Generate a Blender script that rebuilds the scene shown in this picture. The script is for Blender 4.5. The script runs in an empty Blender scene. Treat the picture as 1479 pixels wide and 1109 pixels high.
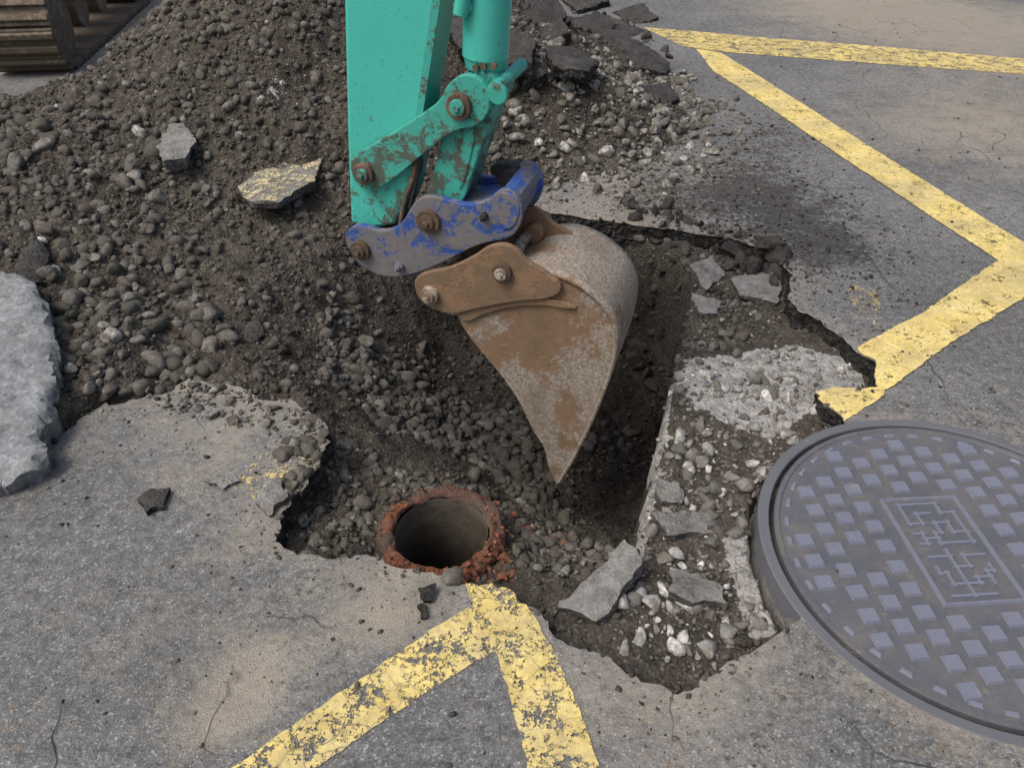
import bpy, bmesh, math, random
import numpy as np
from mathutils import Vector, Matrix, Euler
from mathutils.geometry import delaunay_2d_cdt
random.seed(5)
rng = np.random.default_rng(7)
PI = math.pi
# ------------------------------------------------------------------ survey helpers
H = 1.6
PIT = math.radians(38.0)
F = 1117.0
CP, SP = math.cos(PIT), math.sin(PIT)

def ray(u, v):
    x = (u-739.5)/F; y = -(v-554.5)/F
    return Vector((x, CP+SP*y, -SP+CP*y))
def G(u, v, z=0.0):
    d = ray(u, v); t = (H-z)/(-d.z)
    return (d.x*t, d.y*t)
def Gs(pts, z=0.0):
    return [G(p[0], p[1], z) for p in pts]
YAW = math.radians(18)
NV = Vector((math.sin(YAW), math.cos(YAW), 0)); TV = Vector((math.cos(YAW), -math.sin(YAW), 0))
P0 = Vector((0.1, 1.95, 0))
def PK(u, v, k):
    d = ray(u, v); t = (P0.dot(NV)+k)/d.dot(NV)
    return d*t+Vector((0, 0, H))

# ------------------------------------------------------------------ numpy noise
def _h(xi, yi, s):
    h = (xi*374761393+yi*668265263+s*144269504) & 0xffffffff
    h = ((h ^ (h >> 13))*1274126177) & 0xffffffff
    h = h ^ (h >> 16)
    return h/4294967295.0
def vn(x, y, s=0):
    x = np.asarray(x, float); y = np.asarray(y, float)
    xi = np.floor(x).astype(np.int64); yi = np.floor(y).astype(np.int64)
    fx = x-xi; fy = y-yi
    fx = fx*fx*fx*(fx*(fx*6-15)+10); fy = fy*fy*fy*(fy*(fy*6-15)+10)
    a = _h(xi, yi, s); b = _h(xi+1, yi, s); c = _h(xi, yi+1, s); d = _h(xi+1, yi+1, s)
    return ((a*(1-fx)+b*fx)*(1-fy)+(c*(1-fx)+d*fx)*fy)*2-1
def fbm(x, y, o=3, s=0, g=.5):
    r = 0; a = 1; t = 0
    for i in range(o):
        cs, sn = math.cos(i*1.1+.3), math.sin(i*1.1+.3)
        r = r+a*vn((x*cs-y*sn)*2**i+i*7.3, (x*sn+y*cs)*2**i-i*3.1, s+i*17); t += a; a *= g
    return r/t
def sst(x, a, b):
    t = np.clip((x-a)/(b-a), 0, 1); return t*t*(3-2*t)

def pip(P, x, y):
    P = np.asarray(P); x = np.asarray(x, float); y = np.asarray(y, float)
    ins = np.zeros(x.shape, bool); n = len(P)
    for i in range(n):
        x1, y1 = P[i]; x2, y2 = P[(i+1) % n]
        if y1 == y2: continue
        c = ((y1 > y) != (y2 > y)) & (x < (x2-x1)*(y-y1)/(y2-y1)+x1)
        ins ^= c
    return ins
def pdist(P, x, y, closed=True):
    P = np.asarray(P); d = np.full(np.shape(x), 1e9); n = len(P)
    for i in range(n if closed else n-1):
        a = P[i]; b = P[(i+1) % n]; e = b-a; L = e@e+1e-12
        t = np.clip(((x-a[0])*e[0]+(y-a[1])*e[1])/L, 0, 1)
        d = np.minimum(d, (x-a[0]-t*e[0])**2+(y-a[1]-t*e[1])**2)
    return np.sqrt(d)
def sd(P, x, y):
    d = pdist(P, x, y); return np.where(pip(P, x, y), -d, d)
def rough(P, step, a1, f1, a2, f2, s=0, closed=True):
    P = [np.array(p, float) for p in P]; out = []
    n = len(P)
    for i in range(n if closed else n-1):
        a = P[i]; b = P[(i+1) % n]; m = max(1, int(np.linalg.norm(b-a)/step))
        for j in range(m): out.append(a+(b-a)*j/m)
    Q = np.array(out)
    ox = a1*fbm(Q[:, 0]*f1, Q[:, 1]*f1, 2, s)+a2*vn(Q[:, 0]*f2, Q[:, 1]*f2, s+3)
    oy = a1*fbm(Q[:, 0]*f1+40, Q[:, 1]*f1, 2, s+5)+a2*vn(Q[:, 0]*f2+9, Q[:, 1]*f2, s+8)
    return Q+np.stack([ox, oy], 1)

# ------------------------------------------------------------------ layout
MC = np.array([1.2, 1.33]); MR = 0.535
pa = [(-400, 640), (40, 655), (85, 625), (110, 600), (150, 578), (205, 572), (270, 548), (330, 552), (380, 570), (440, 585), (470, 612), (474, 635),
      (455, 672), (425, 712), (400, 745), (403, 778), (430, 795), (475, 802), (545, 803), (562, 818), (640, 834), (735, 850), (765, 880),
      (800, 910), (850, 940), (900, 965), (940, 985), (1000, 992), (1050, 960), (1090, 938)]
near_run = np.array(Gs(pa))
p1 = np.array(G(1122, 905)); p2 = np.array(G(1215, 607))
a1 = math.atan2(*(p1-MC)[::-1]); a2 = math.atan2(*(p2-MC)[::-1])
if a2 < a1: a2 += 2*PI
arc = np.array([MC+MR*np.array([math.cos(a), math.sin(a)]) for a in np.linspace(a1, a2, 90)])
pb = [(1212, 605), (1180, 562), (1192, 557), (1272, 560), (1262, 520), (1232, 494), (1195, 467), (1150, 443), (1136, 425), (1146, 395), (1122, 368), (1070, 345),
      (1010, 335), (940, 325), (880, 318), (800, 305), (740, 296), (600, 285), (480, 270), (300, 230), (0, 160), (-400, 160)]
far_run = np.array(Gs(pb))
A0 = np.concatenate([near_run, arc, far_run])
nr = rough(near_run, .009, .022, 11, .009, 48, 1, False)
fr = rough(far_run, .009, .018, 10, .008, 50, 2, False)
A = np.concatenate([nr, arc, fr])

pe = [(-400, 640), (40, 655), (85, 625), (110, 600), (150, 578), (205, 572), (270, 548), (330, 552), (380, 570), (440, 585), (470, 612), (474, 635),
      (455, 672), (425, 712), (400, 745), (403, 778), (430, 795), (475, 802), (545, 803), (562, 818), (640, 834), (735, 850), (775, 868),
      (820, 878), (870, 868)]
pe2 = [(915, 810), (927, 760), (938, 700), (948, 640), (958, 590), (968, 545), (985, 495), (998, 450), (1003, 415), (985, 388), (950, 362), (900, 345), (850, 333), (800, 322)]
pe3 = [(740, 306), (600, 295), (480, 280), (300, 240), (0, 160), (-400, 160)]
E = np.array(Gs(pe)+Gs(pe2, -.09)+Gs(pe3))
ctl = [(50, 350, .12), (-150, 500, .12), (-200, 300, .18), (200, 450, .04), (240, 525, .0), (110, 590, .01), (330, 400, .0), (300, 300, .05), (400, 300, .02), (440, 430, -.10), (380, 500, -.06),
       (330, 545, -.04), (440, 570, -.1), (500, 560, -.24), (500, 470, -.24), (470, 370, -.05), (560, 420, -.25), (560, 560, -.42), (620, 620, -.48), (700, 600, -.66), (720, 680, -.6), (800, 700, -.85),
       (850, 700, -1.1), (880, 620, -1.2), (905, 560, -1.2), (890, 500, -1.15), (640, 430, -.42), (740, 450, -.6), (800, 490, -1.0), (640, 500, -.58), (740, 520, -.8), (800, 600, -1.0), (500, 330, -.0), (550, 300, .02),
       (650, 300, -.0), (650, 670, -.32), (560, 690, -.2), (480, 690, -.17), (430, 750, -.13), (480, 780, -.14), (540, 790, -.14), (760, 760, -.3), (745, 830, -.15),
       (800, 830, -.16), (850, 780, -.34), (890, 760, -.5), (870, 830, -.16), (640, 840, -.14), (480, 640, -.19), (740, 720, -.42), (400, 640, -.12),
       (860, 868, -.08), (780, 872, -.08)]
C = np.array([[*G(u, v, z), z] for u, v, z in ctl])
D = np.hypot(C[:, None, 0]-C[None, :, 0], C[:, None, 1]-C[None, :, 1])
cm = C[:, 2].mean()
W = np.linalg.solve(D+np.eye(len(C))*-0.004, C[:, 2]-cm)
def rbf(x, y):
    r = np.full(np.shape(x), cm)
    for i in range(len(C)):
        r = r+W[i]*np.sqrt((x-C[i, 0])**2+(y-C[i, 1])**2+.0009)
    return np.clip(r, -1.3, .4)
PC = np.array(G(637, 762, -.1)); PRO = .178; PRI = .138
mounds = [(-1.3, 4.75, .78, .6, .86), (-2.4, 3.3, .8, .6, .3), (-.5, 5.1, .8, .6, .3), (.35, 4.5, .42, .34, .2), (.15, 5.7, .5, .4, .28), (-1.0, 3.9, .9, .4, .16), (-3.2, 2.4, .8, .6, .34), (-3.4, 4.2, .5, .5, .2)]
def mound(x, y):
    m = np.full(np.shape(x), -.1)
    for cx, cy, sx, sy, h in mounds:
        m = m+h*np.exp(-.5*(((x-cx)/sx)**2+((y-cy)/sy)**2))
    return m
def height(x, y):
    x = np.asarray(x, float); y = np.asarray(y, float)
    dE = sd(E, x, y)+.018*fbm(x*6, y*6, 3, 11)+.008*fbm(x*30, y*30, 2, 12)
    m = 1-sst(dE, -.03, .012)
    base = -.08+.025*fbm(x*5, y*5, 3, 21)
    h = base*(1-m)+rbf(x, y)*m
    M = mound(x, y)
    inh = sst(-rbf(x, y), .05, .2)*m
    M = M-.5*inh
    k = .05
    q = np.clip(.5+.5*(M-h)/k, 0, 1)
    h = h*(1-q)+M*q+k*q*(1-q)
    amp = .35+.65*np.maximum(m, sst(M, -.02, .08))
    f3 = fbm(x*38, y*38, 3, 71, .6)
    h = h+amp*(.05*fbm(x*3.5, y*3.5, 3, 31)+.036*fbm(x*11, y*11, 4, 41, .6)+.016*(1-2*np.abs(f3))+.007*fbm(x*70, y*70, 2, 51))
    rr = np.hypot(x-PC[0], y-PC[1])
    h = np.where(rr < .23, np.minimum(h, -.145+.03*fbm(x*20, y*20, 3, 3)+np.clip(rr-.19, 0, 1)*.8), h)
    h = np.where(rr < .16, -1.25, h)
    mm = np.hypot(x-MC[0], y-MC[1]) < MR+.02
    h = np.where(mm, -.12, h)
    return h
def zas(x, y, dA=None):
    x = np.asarray(x, float); y = np.asarray(y, float)
    if dA is None: dA = pdist(A0, x, y)
    mh = np.clip((np.hypot(x-MC[0], y-MC[1])-MR)/.15, 0, 1)
    return -.012*np.exp(-dA/.08)*mh+.004*fbm(x*1.3, y*1.3, 2, 61)*mh
def ground_z(x, y):
    h = height(x, y); out = ~pip(A, x, y)
    return np.where(out, np.maximum(h, zas(x, y)), h)
def hit(u, v):
    d = ray(u, v); t = np.linspace(1.2, 9, 700)
    gz = ground_z(d.x*t, d.y*t); i = int(np.argmax(H+d.z*t < gz)); return d.x*t[i], d.y*t[i], float(gz[i])

# ------------------------------------------------------------------ node helpers
def newmat(name):
    m = bpy.data.materials.new(name); m.use_nodes = True; nt = m.node_tree
    b = nt.nodes['Principled BSDF']
    return m, nt, b
def nd(nt, typ, ins=None, **pr):
    n = nt.nodes.new(typ)
    for k, v in pr.items(): setattr(n, k, v)
    for k, v in (ins or {}).items(): put(nt, n.inputs[k], v)
    return n
def put(nt, s, v):
    if isinstance(v, bpy.types.NodeSocket): nt.links.new(v, s)
    else:
        if isinstance(v, tuple) and len(v) == 3 and s.type == 'RGBA': v = (*v, 1)
        s.default_value = v
def mixc(nt, f, a, b, blend='MIX'):
    n = nt.nodes.new('ShaderNodeMix'); n.data_type = 'RGBA'; n.blend_type = blend
    put(nt, n.inputs[0], f); put(nt, n.inputs[6], a); put(nt, n.inputs[7], b); return n.outputs[2]
def mth(nt, op, a, b=None, c=None, clamp=False):
    n = nt.nodes.new('ShaderNodeMath'); n.operation = op; n.use_clamp = clamp
    put(nt, n.inputs[0], a)
    if b is not None: put(nt, n.inputs[1], b)
    if c is not None: put(nt, n.inputs[2], c)
    return n.outputs[0]
def ramp(nt, f, st, interp='LINEAR'):
    n = nt.nodes.new('ShaderNodeValToRGB'); cr = n.color_ramp; cr.interpolation = interp
    while len(cr.elements) < len(st): cr.elements.new(.5)
    for e, (p, c) in zip(cr.elements, st):
        e.position = p
        e.color = (c, c, c, 1) if not isinstance(c, tuple) else (*c, 1)
    put(nt, n.inputs[0], f); return n.outputs[0]
def pos(nt):
    return nt.nodes.new('ShaderNodeNewGeometry').outputs['Position']
def noi(nt, vec, sc, det=4, ro=.6, dist=0.0):
    return nd(nt, 'ShaderNodeTexNoise', {'Vector': vec, 'Scale': sc, 'Detail': float(min(det, 5)), 'Roughness': ro, 'Distortion': dist}).outputs[0]
def vor(nt, vec, sc, feat='F1', out='Distance', rnd=1.0):
    return nd(nt, 'ShaderNodeTexVoronoi', {'Vector': vec, 'Scale': sc, 'Randomness': rnd}, feature=feat).outputs[out]
def bump(nt, h, s, d, nrm=None):
    ins = {'Height': h, 'Strength': s, 'Distance': d}
    if nrm is not None: ins['Normal'] = nrm
    return nd(nt, 'ShaderNodeBump', ins).outputs[0]
def att(nt, name):
    return nd(nt, 'ShaderNodeAttribute', attribute_name=name).outputs['Fac']
def warp(nt, vec, sc, amt):
    n = nd(nt, 'ShaderNodeTexNoise', {'Vector': vec, 'Scale': sc, 'Detail': 2.0})
    s = nd(nt, 'ShaderNodeVectorMath', {0: n.outputs['Color'], 1: (.5, .5, .5)}, operation='SUBTRACT')
    s2 = nd(nt, 'ShaderNodeVectorMath', {0: s.outputs[0], 'Scale': amt}, operation='SCALE')
    return nd(nt, 'ShaderNodeVectorMath', {0: vec, 1: s2.outputs[0]}, operation='ADD').outputs[0]

# asphalt
M_asph, nt, b = newmat('asphalt_surface')
p = pos(nt)
agv = nd(nt, 'ShaderNodeSeparateColor', {0: vor(nt, p, 220, 'F1', 'Color')})
c = ramp(nt, agv.outputs[0], [(0, (.11, .114, .116)), (.5, (.148, .152, .154)), (.86, (.185, .187, .186)), (.97, (.28, .278, .268)), (1, (.34, .335, .32))])
big = noi(nt, p, 1.4, 5, .65)
c = mixc(nt, 1.0, c, ramp(nt, big, [(.3, .74), (.7, 1.2)]), 'MULTIPLY')
fine = noi(nt, p, 28, 5, .78)
c = mixc(nt, 1.0, c, ramp(nt, fine, [(.3, .55), (.5, 1.0), (.7, 1.4)]), 'MULTIPLY')
du = att(nt, 'dust')
dn = noi(nt, p, 6, 5, .78); dn2 = noi(nt, p, 1.7, 4, .6); dn3 = noi(nt, p, 50, 4, .75)
dm = mth(nt, 'ADD', mth(nt, 'ADD', mth(nt, 'MULTIPLY', du, .5), mth(nt, 'MULTIPLY', dn, .95)), mth(nt, 'ADD', mth(nt, 'MULTIPLY', dn2, .3), mth(nt, 'MULTIPLY', dn3, .6)))
dmask = nd(nt, 'ShaderNodeMapRange', {0: dm, 1: 1.05, 2: 1.45, 3: 0.0, 4: .8}).outputs[0]
c = mixc(nt, dmask, c, mixc(nt, noi(nt, p, 3, 3), (.31, .255, .18), (.35, .33, .29)))
gm = ramp(nt, mth(nt, 'ADD', noi(nt, p, 38, 4, .75), mth(nt, 'MULTIPLY', noi(nt, p, 4, 3, .7), .45)), [(.83, 0.0), (.9, .55)])
c = mixc(nt, gm, c, (.25, .2, .14))
dkp = ramp(nt, mth(nt, 'ADD', noi(nt, p, 55, 4, .75), mth(nt, 'MULTIPLY', noi(nt, p, 3, 3, .7), .4)), [(.8, 0.0), (.88, .7)])
c = mixc(nt, dkp, c, (.055, .053, .05))
dk = att(nt, 'soot')
dkm = ramp(nt, mth(nt, 'ADD', mth(nt, 'MULTIPLY', dk, .35), mth(nt, 'ADD', mth(nt, 'MULTIPLY', dn, .6), mth(nt, 'MULTIPLY', noi(nt, p, 34, 5, .85), .9))), [(.94, 0.0), (1.0, .8)])
c = mixc(nt, dkm, c, (.04, .038, .036))
wp = warp(nt, p, 6, .12)
ck = mth(nt, 'MULTIPLY', ramp(nt, vor(nt, wp, 2.3, 'DISTANCE_TO_EDGE', 'Distance'), [(0, 1.0), (.008, 0.0)]), ramp(nt, noi(nt, p, 1.1, 2), [(.5, 0.0), (.6, .85)]))
c = mixc(nt, ck, c, (.05, .05, .05))
put(nt, b.inputs['Base Color'], c); b.inputs['Roughness'].default_value = .9
b.inputs['Specular IOR Level'].default_value = .25
hh = mth(nt, 'ADD', mth(nt, 'MULTIPLY', vor(nt, p, 220), .5), mth(nt, 'SUBTRACT', fine, mth(nt, 'MULTIPLY', ck, 1.5)))
put(nt, b.inputs['Normal'], bump(nt, hh, .65, .007))

# broken asphalt
def broken(name, dark, mid, light, topf=.75, topm=1.3, bs=.8, sc=95):
    m, nt, b = newmat(name); p = pos(nt)
    vv = nt.nodes.new('ShaderNodeTexVoronoi'); put(nt, vv.inputs['Vector'], p); vv.inputs['Scale'].default_value = sc
    vs = nd(nt, 'ShaderNodeSeparateColor', {0: vv.outputs['Color']}).outputs[0]
    c = ramp(nt, vs, [(0, dark), (.6, mid), (.93, light)])
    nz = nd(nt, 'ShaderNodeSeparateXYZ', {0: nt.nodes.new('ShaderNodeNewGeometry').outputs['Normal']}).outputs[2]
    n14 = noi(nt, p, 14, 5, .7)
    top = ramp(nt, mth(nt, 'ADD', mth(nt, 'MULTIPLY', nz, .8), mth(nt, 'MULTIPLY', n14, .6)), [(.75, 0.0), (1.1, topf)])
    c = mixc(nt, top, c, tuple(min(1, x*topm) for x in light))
    c = mixc(nt, 1.0, c, ramp(nt, noi(nt, p, 9, 5, .7), [(.3, .55), (.7, 1.3)]), 'MULTIPLY')
    n40 = noi(nt, p, 40, 5, .75)
    c = mixc(nt, 1.0, c, ramp(nt, n40, [(.3, .6), (.7, 1.35)]), 'MULTIPLY')
    c = mixc(nt, ramp(nt, noi(nt, p, 5, 4, .7), [(.52, 0.0), (.68, .5)]), c, tuple(x*y for x, y in zip(light, (.95, .85, .7))))
    put(nt, b.inputs['Base Color'], c); b.inputs['Roughness'].default_value = .92
    b.inputs['Specular IOR Level'].default_value = .25
    put(nt, b.inputs['Normal'], bump(nt, mth(nt, 'ADD', mth(nt, 'MULTIPLY', vv.outputs['Distance'], .5), n40), bs, .011))
    return m
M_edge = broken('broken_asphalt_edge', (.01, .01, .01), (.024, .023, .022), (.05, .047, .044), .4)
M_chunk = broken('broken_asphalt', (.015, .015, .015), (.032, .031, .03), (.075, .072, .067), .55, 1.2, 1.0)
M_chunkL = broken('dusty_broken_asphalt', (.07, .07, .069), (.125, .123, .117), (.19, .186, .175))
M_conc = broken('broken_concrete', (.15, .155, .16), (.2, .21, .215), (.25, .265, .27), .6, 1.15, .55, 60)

# soil
M_soil, nt, b = newmat('excavated_soil'); p = pos(nt)
n1 = noi(nt, p, 2.2, 5, .6); n2 = noi(nt, p, 26, 5, .72); n3 = noi(nt, p, 130, 3, .7)
c = ramp(nt, n1, [(.3, (.06, .053, .043)), (.5, (.086, .076, .062)), (.72, (.132, .117, .094))])
c = mixc(nt, 1.0, c, ramp(nt, n2, [(.25, .4), (.5, .95), (.75, 1.7)]), 'MULTIPLY')
c = mixc(nt, 1.0, c, ramp(nt, n3, [(.3, .6), (.7, 1.4)]), 'MULTIPLY')
v75 = nt.nodes.new('ShaderNodeTexVoronoi'); put(nt, v75.inputs['Vector'], p); v75.inputs['Scale'].default_value = 80
sv = nd(nt, 'ShaderNodeSeparateColor', {0: v75.outputs['Color']})
peb = ramp(nt, sv.outputs[0], [(.72, 0.0), (.8, .7)])
c = mixc(nt, mth(nt, 'MULTIPLY', peb, ramp(nt, v75.outputs['Distance'], [(.3, 1.0), (.5, 0.0)])), c, mixc(nt, sv.outputs[1], (.09, .085, .078), (.3, .28, .245)))
pl = att(nt, 'pale')
pm = ramp(nt, mth(nt, 'ADD', mth(nt, 'MULTIPLY', pl, .7), mth(nt, 'ADD', mth(nt, 'MULTIPLY', noi(nt, p, 8, 5, .75), .8), mth(nt, 'MULTIPLY', n2, .25))), [(.98, 0.0), (1.2, .92)])
c = mixc(nt, pm, c, mixc(nt, ramp(nt, n2, [(.35, 0.0), (.62, 1.0)]), (.24, .23, .215), (.52, .51, .49)))
shade_fac = att(nt, 'pit_shade')
c = mixc(nt, mth(nt, 'MULTIPLY', shade_fac, .9), c, mixc(nt, n2, (.004, .0035, .003), (.03, .026, .022)))  # shade of the deep pit painted into the soil colour
put(nt, b.inputs['Base Color'], c); b.inputs['Roughness'].default_value = .95
b.inputs['Specular IOR Level'].default_value = .2
h2 = mth(nt, 'ADD', noi(nt, p, 55, 5, .75), mth(nt, 'MULTIPLY', v75.outputs['Distance'], -.6))
put(nt, b.inputs['Normal'], bump(nt, h2, .95, .016))

# stone
def stone_mat(name, st, dust):
    m, nt, b = newmat(name); p = pos(nt)
    c = ramp(nt, att(nt, 'tone'), st)
    n60 = noi(nt, p, 70, 4, .7)
    c = mixc(nt, 1.0, c, ramp(nt, n60, [(.3, .62), (.7, 1.35)]), 'MULTIPLY')
    c = mixc(nt, ramp(nt, noi(nt, p, 22, 5, .75), [(.44, 0.0), (.58, .9)]), c, dust)
    c = mixc(nt, mth(nt, 'MULTIPLY', att(nt, 'pit_shade'), .78), c, (.018, .016, .013))  # stones low in the pit take the same painted shade
    put(nt, b.inputs['Base Color'], c); b.inputs['Roughness'].default_value = .85
    b.inputs['Specular IOR Level'].default_value = .3
    put(nt, b.inputs['Normal'], bump(nt, n60, .6, .008))
    return m
M_stone = stone_mat('river_stone', [(0, (.055, .05, .042)), (.3, (.095, .089, .077)), (.55, (.165, .156, .138)), (.8, (.31, .3, .27)), (1, (.58, .57, .53))], (.09, .079, .063))
M_pale = stone_mat('pale_rubble', [(0, (.09, .086, .078)), (.4, (.18, .172, .16)), (.7, (.36, .35, .33)), (1, (.66, .65, .62))], (.15, .137, .115))
M_black2 = stone_mat('asphalt_rubble', [(0, (.012, .012, .012)), (.5, (.03, .029, .028)), (1, (.09, .085, .078))], (.06, .054, .046))
M_crumb = stone_mat('asphalt_crumbs', [(0, (.015, .015, .015)), (.5, (.05, .048, .045)), (.75, (.2, .165, .12)), (1, (.42, .39, .34))], (.1, .088, .07))
M_clay = stone_mat('red_clay', [(0, (.12, .04, .024)), (.5, (.24, .075, .04)), (1, (.36, .14, .075))], (.13, .08, .055))

# paint
def paintmat(name, wear, bleach=0.0):
    m, nt, b = newmat(name); p = pos(nt)
    yn = noi(nt, p, 9, 5, .7)
    col = ramp(nt, yn, [(.3, (.62, .47, .14)), (.55, (.82, .66, .24)), (.75, (.78, .68, .36))])
    if bleach: col = mixc(nt, bleach, col, (.62, .6, .5))
    col = mixc(nt, 1.0, col, ramp(nt, noi(nt, p, 60, 4, .7), [(.3, .78), (.7, 1.08)]), 'MULTIPLY')
    e = vor(nt, warp(nt, p, 12, .06), 17, 'DISTANCE_TO_EDGE', 'Distance')
    ck = mth(nt, 'MULTIPLY', ramp(nt, e, [(0, 1.0), (.03, 0.0)]), ramp(nt, noi(nt, p, 3, 3), [(.42, 0.0), (.6, .8)]))
    col = mixc(nt, ck, col, (.13, .12, .1))
    dirt = ramp(nt, mth(nt, 'ADD', mth(nt, 'MULTIPLY', noi(nt, p, 3.5, 5, .7), .7), mth(nt, 'MULTIPLY', noi(nt, p, 70, 4, .75), .35)), [(.48, 0.0), (.66, .6)])
    col = mixc(nt, dirt, col, (.28, .245, .18))
    a = mth(nt, 'ADD', mth(nt, 'MULTIPLY', noi(nt, p, 14, 5, .85), .7), mth(nt, 'MULTIPLY', noi(nt, p, 95, 4, .8), .42))
    al = ramp(nt, a, [(wear, 0.0), (wear+.05, 1.0)])
    put(nt, b.inputs['Base Color'], col); put(nt, b.inputs['Alpha'], al)
    b.inputs['Roughness'].default_value = .7; b.inputs['Specular IOR Level'].default_value = .3
    put(nt, b.inputs['Normal'], bump(nt, mth(nt, 'SUBTRACT', yn, ck), .5, .003))
    return m
M_paint = paintmat('yellow_road_paint', .465)
M_paintW = paintmat('worn_yellow_road_paint', .51)
M_paintF = paintmat('faded_road_paint', .59)
M_paintB = paintmat('bleached_road_paint', .56, .5)

# metals
def metal(name, base, base2, grime, lo=.6, hi=1.0, k=.55, rough=.5, extra=None):
    m, nt, b = newmat(name); p = pos(nt)
    z = nd(nt, 'ShaderNodeSeparateXYZ', {0: p}).outputs[2]
    c = mixc(nt, noi(nt, p, 2.5, 4), base, base2)
    zz = nd(nt, 'ShaderNodeMapRange', {0: z, 1: lo, 2: hi, 3: 1.0, 4: 0.0}).outputs[0]
    g = mth(nt, 'ADD', noi(nt, warp(nt, p, 4, .1), 11, 5, .8), mth(nt, 'MULTIPLY', zz, .16))
    gmk = ramp(nt, g, [(k, 0.0), (k+.07, .88)])
    c = mixc(nt, gmk, c, mixc(nt, noi(nt, p, 40, 4, .7), grime, tuple(x*2.2 for x in grime)))
    n70 = noi(nt, p, 75, 5, .8)
    c = mixc(nt, ramp(nt, n70, [(.58, 0.0), (.68, .55)]), c, tuple(x*.7 for x in grime))
    if extra: c = extra(nt, p, c)
    put(nt, b.inputs['Base Color'], c)
    put(nt, b.inputs['Roughness'], mth(nt, 'ADD', mth(nt, 'MULTIPLY', gmk, .35), rough))
    b.inputs['Specular IOR Level'].default_value = .35
    put(nt, b.inputs['Normal'], bump(nt, mth(nt, 'ADD', mth(nt, 'MULTIPLY', n70, .5), gmk), .4, .003))
    return m
M_teal = metal('teal_paint', (.06, .44, .36), (.075, .50, .41), (.06, .05, .035), .55, 1.0, .645, .35)
M_tealD = metal('dirty_teal_paint', (.04, .33, .27), (.065, .39, .315), (.055, .045, .032), .5, 1.1, .56, .45)
M_blue = metal('blue_paint', (.02, .06, .27), (.045, .11, .33), (.11, .10, .085), .4, .9, .55, .45)
def cem(w0):
    def f(nt, p, c):
        nz = nd(nt, 'ShaderNodeSeparateXYZ', {0: nt.nodes.new('ShaderNodeNewGeometry').outputs['Normal']}).outputs[2]
        lowz = nd(nt, 'ShaderNodeMapRange', {0: nd(nt, 'ShaderNodeSeparateXYZ', {0: p}).outputs[2], 1: .35, 2: -.2, 3: 0.0, 4: .05}).outputs[0]
        g = ramp(nt, mth(nt, 'ADD', mth(nt, 'ADD', lowz, mth(nt, 'MULTIPLY', mth(nt, 'MAXIMUM', nz, 0.0), w0)), mth(nt, 'ADD', mth(nt, 'MULTIPLY', noi(nt, warp(nt, p, 3, .15), 3.9, 5, .65), .85), mth(nt, 'MULTIPLY', noi(nt, p, 60, 4, .8), .3))), [(.575, 0.0), (.61, .85)])
        spk = ramp(nt, noi(nt, p, 110, 3, .8), [(.35, (.15, .125, .095)), (.5, (.27, .24, .2)), (.7, (.46, .43, .38))])
        c = mixc(nt, g, c, spk)
        st = ramp(nt, noi(nt, p, 7, 5, .75), [(.5, 0.0), (.66, .55)])
        return mixc(nt, st, c, (.13, .09, .058))
    return f
M_rust = metal('rusty_bucket_steel', (.2, .118, .064), (.3, .19, .11), (.12, .08, .05), .2, .8, .5, .6, cem(.0))
M_rustS = metal('worn_bucket_shell_steel', (.22, .14, .08), (.32, .21, .125), (.12, .08, .05), .2, .8, .5, .6, cem(.15))
M_rustE = metal('rusty_ear_steel', (.19, .113, .062), (.28, .175, .105), (.10, .07, .045), .2, .8, .52, .6)
M_rust2 = metal('rusty_pin_steel', (.13, .078, .052), (.2, .13, .088), (.05, .035, .025), .2, .8, .5, .55)
M_bright = metal('worn_pin_steel', (.34, .29, .24), (.42, .37, .31), (.1, .07, .05), .2, .8, .55, .45)
M_black = metal('black_rubber', (.02, .02, .02), (.03, .03, .03), (.06, .05, .04), .2, .8, .6, .6)
M_track = metal('muddy_track_steel', (.15, .125, .095), (.22, .185, .14), (.07, .055, .04), 0, .6, .5, .8)
def mdirt(nt, p, c):
    g = ramp(nt, mth(nt, 'ADD', mth(nt, 'MULTIPLY', noi(nt, p, 9, 5, .75), .7), mth(nt, 'MULTIPLY', noi(nt, p, 80, 4, .8), .35)), [(.46, 0.0), (.66, .75)])
    return mixc(nt, g, c, (.155, .146, .128))
M_iron = metal('cast_iron', (.078, .083, .1), (.112, .118, .138), (.125, .116, .1), -.1, .001, .62, .55, mdirt)
M_iron2 = metal('polished_cast_iron', (.15, .162, .21), (.185, .2, .25), (.14, .135, .12), -.1, -.02, .6, .42)
M_ironf = metal('frame_cast_iron', (.1, .105, .12), (.14, .145, .16), (.14, .13, .11), -.1, .001, .6, .6)
M_pipein, nt, b = newmat('pipe_inside'); p = pos(nt)
c = ramp(nt, noi(nt, p, 14, 5, .7), [(.3, (.06, .05, .037)), (.7, (.15, .13, .1))])
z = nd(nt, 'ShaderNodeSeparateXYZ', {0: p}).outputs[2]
depth_dark = nd(nt, 'ShaderNodeMapRange', {0: z, 1: -.13, 2: -.38, 3: 0.0, 4: .88}).outputs[0]  # bore colour gets darker further down
c = mixc(nt, depth_dark, c, (.014, .012, .01))
put(nt, b.inputs['Base Color'], c); b.inputs['Roughness'].default_value = .7
put(nt, b.inputs['Normal'], bump(nt, noi(nt, p, 60, 5), .6, .006))
M_pipe, nt, b = newmat('red_clay_pipe'); p = pos(nt)
c = ramp(nt, noi(nt, p, 22, 5, .8), [(.3, (.08, .06, .045)), (.42, (.18, .07, .042)), (.55, (.33, .12, .062)), (.66, (.15, .11, .08)), (.75, (.26, .095, .05))])
c = mixc(nt, ramp(nt, noi(nt, p, 7, 4, .7), [(.46, 0.0), (.58, .85)]), c, (.12, .1, .08))
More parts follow.
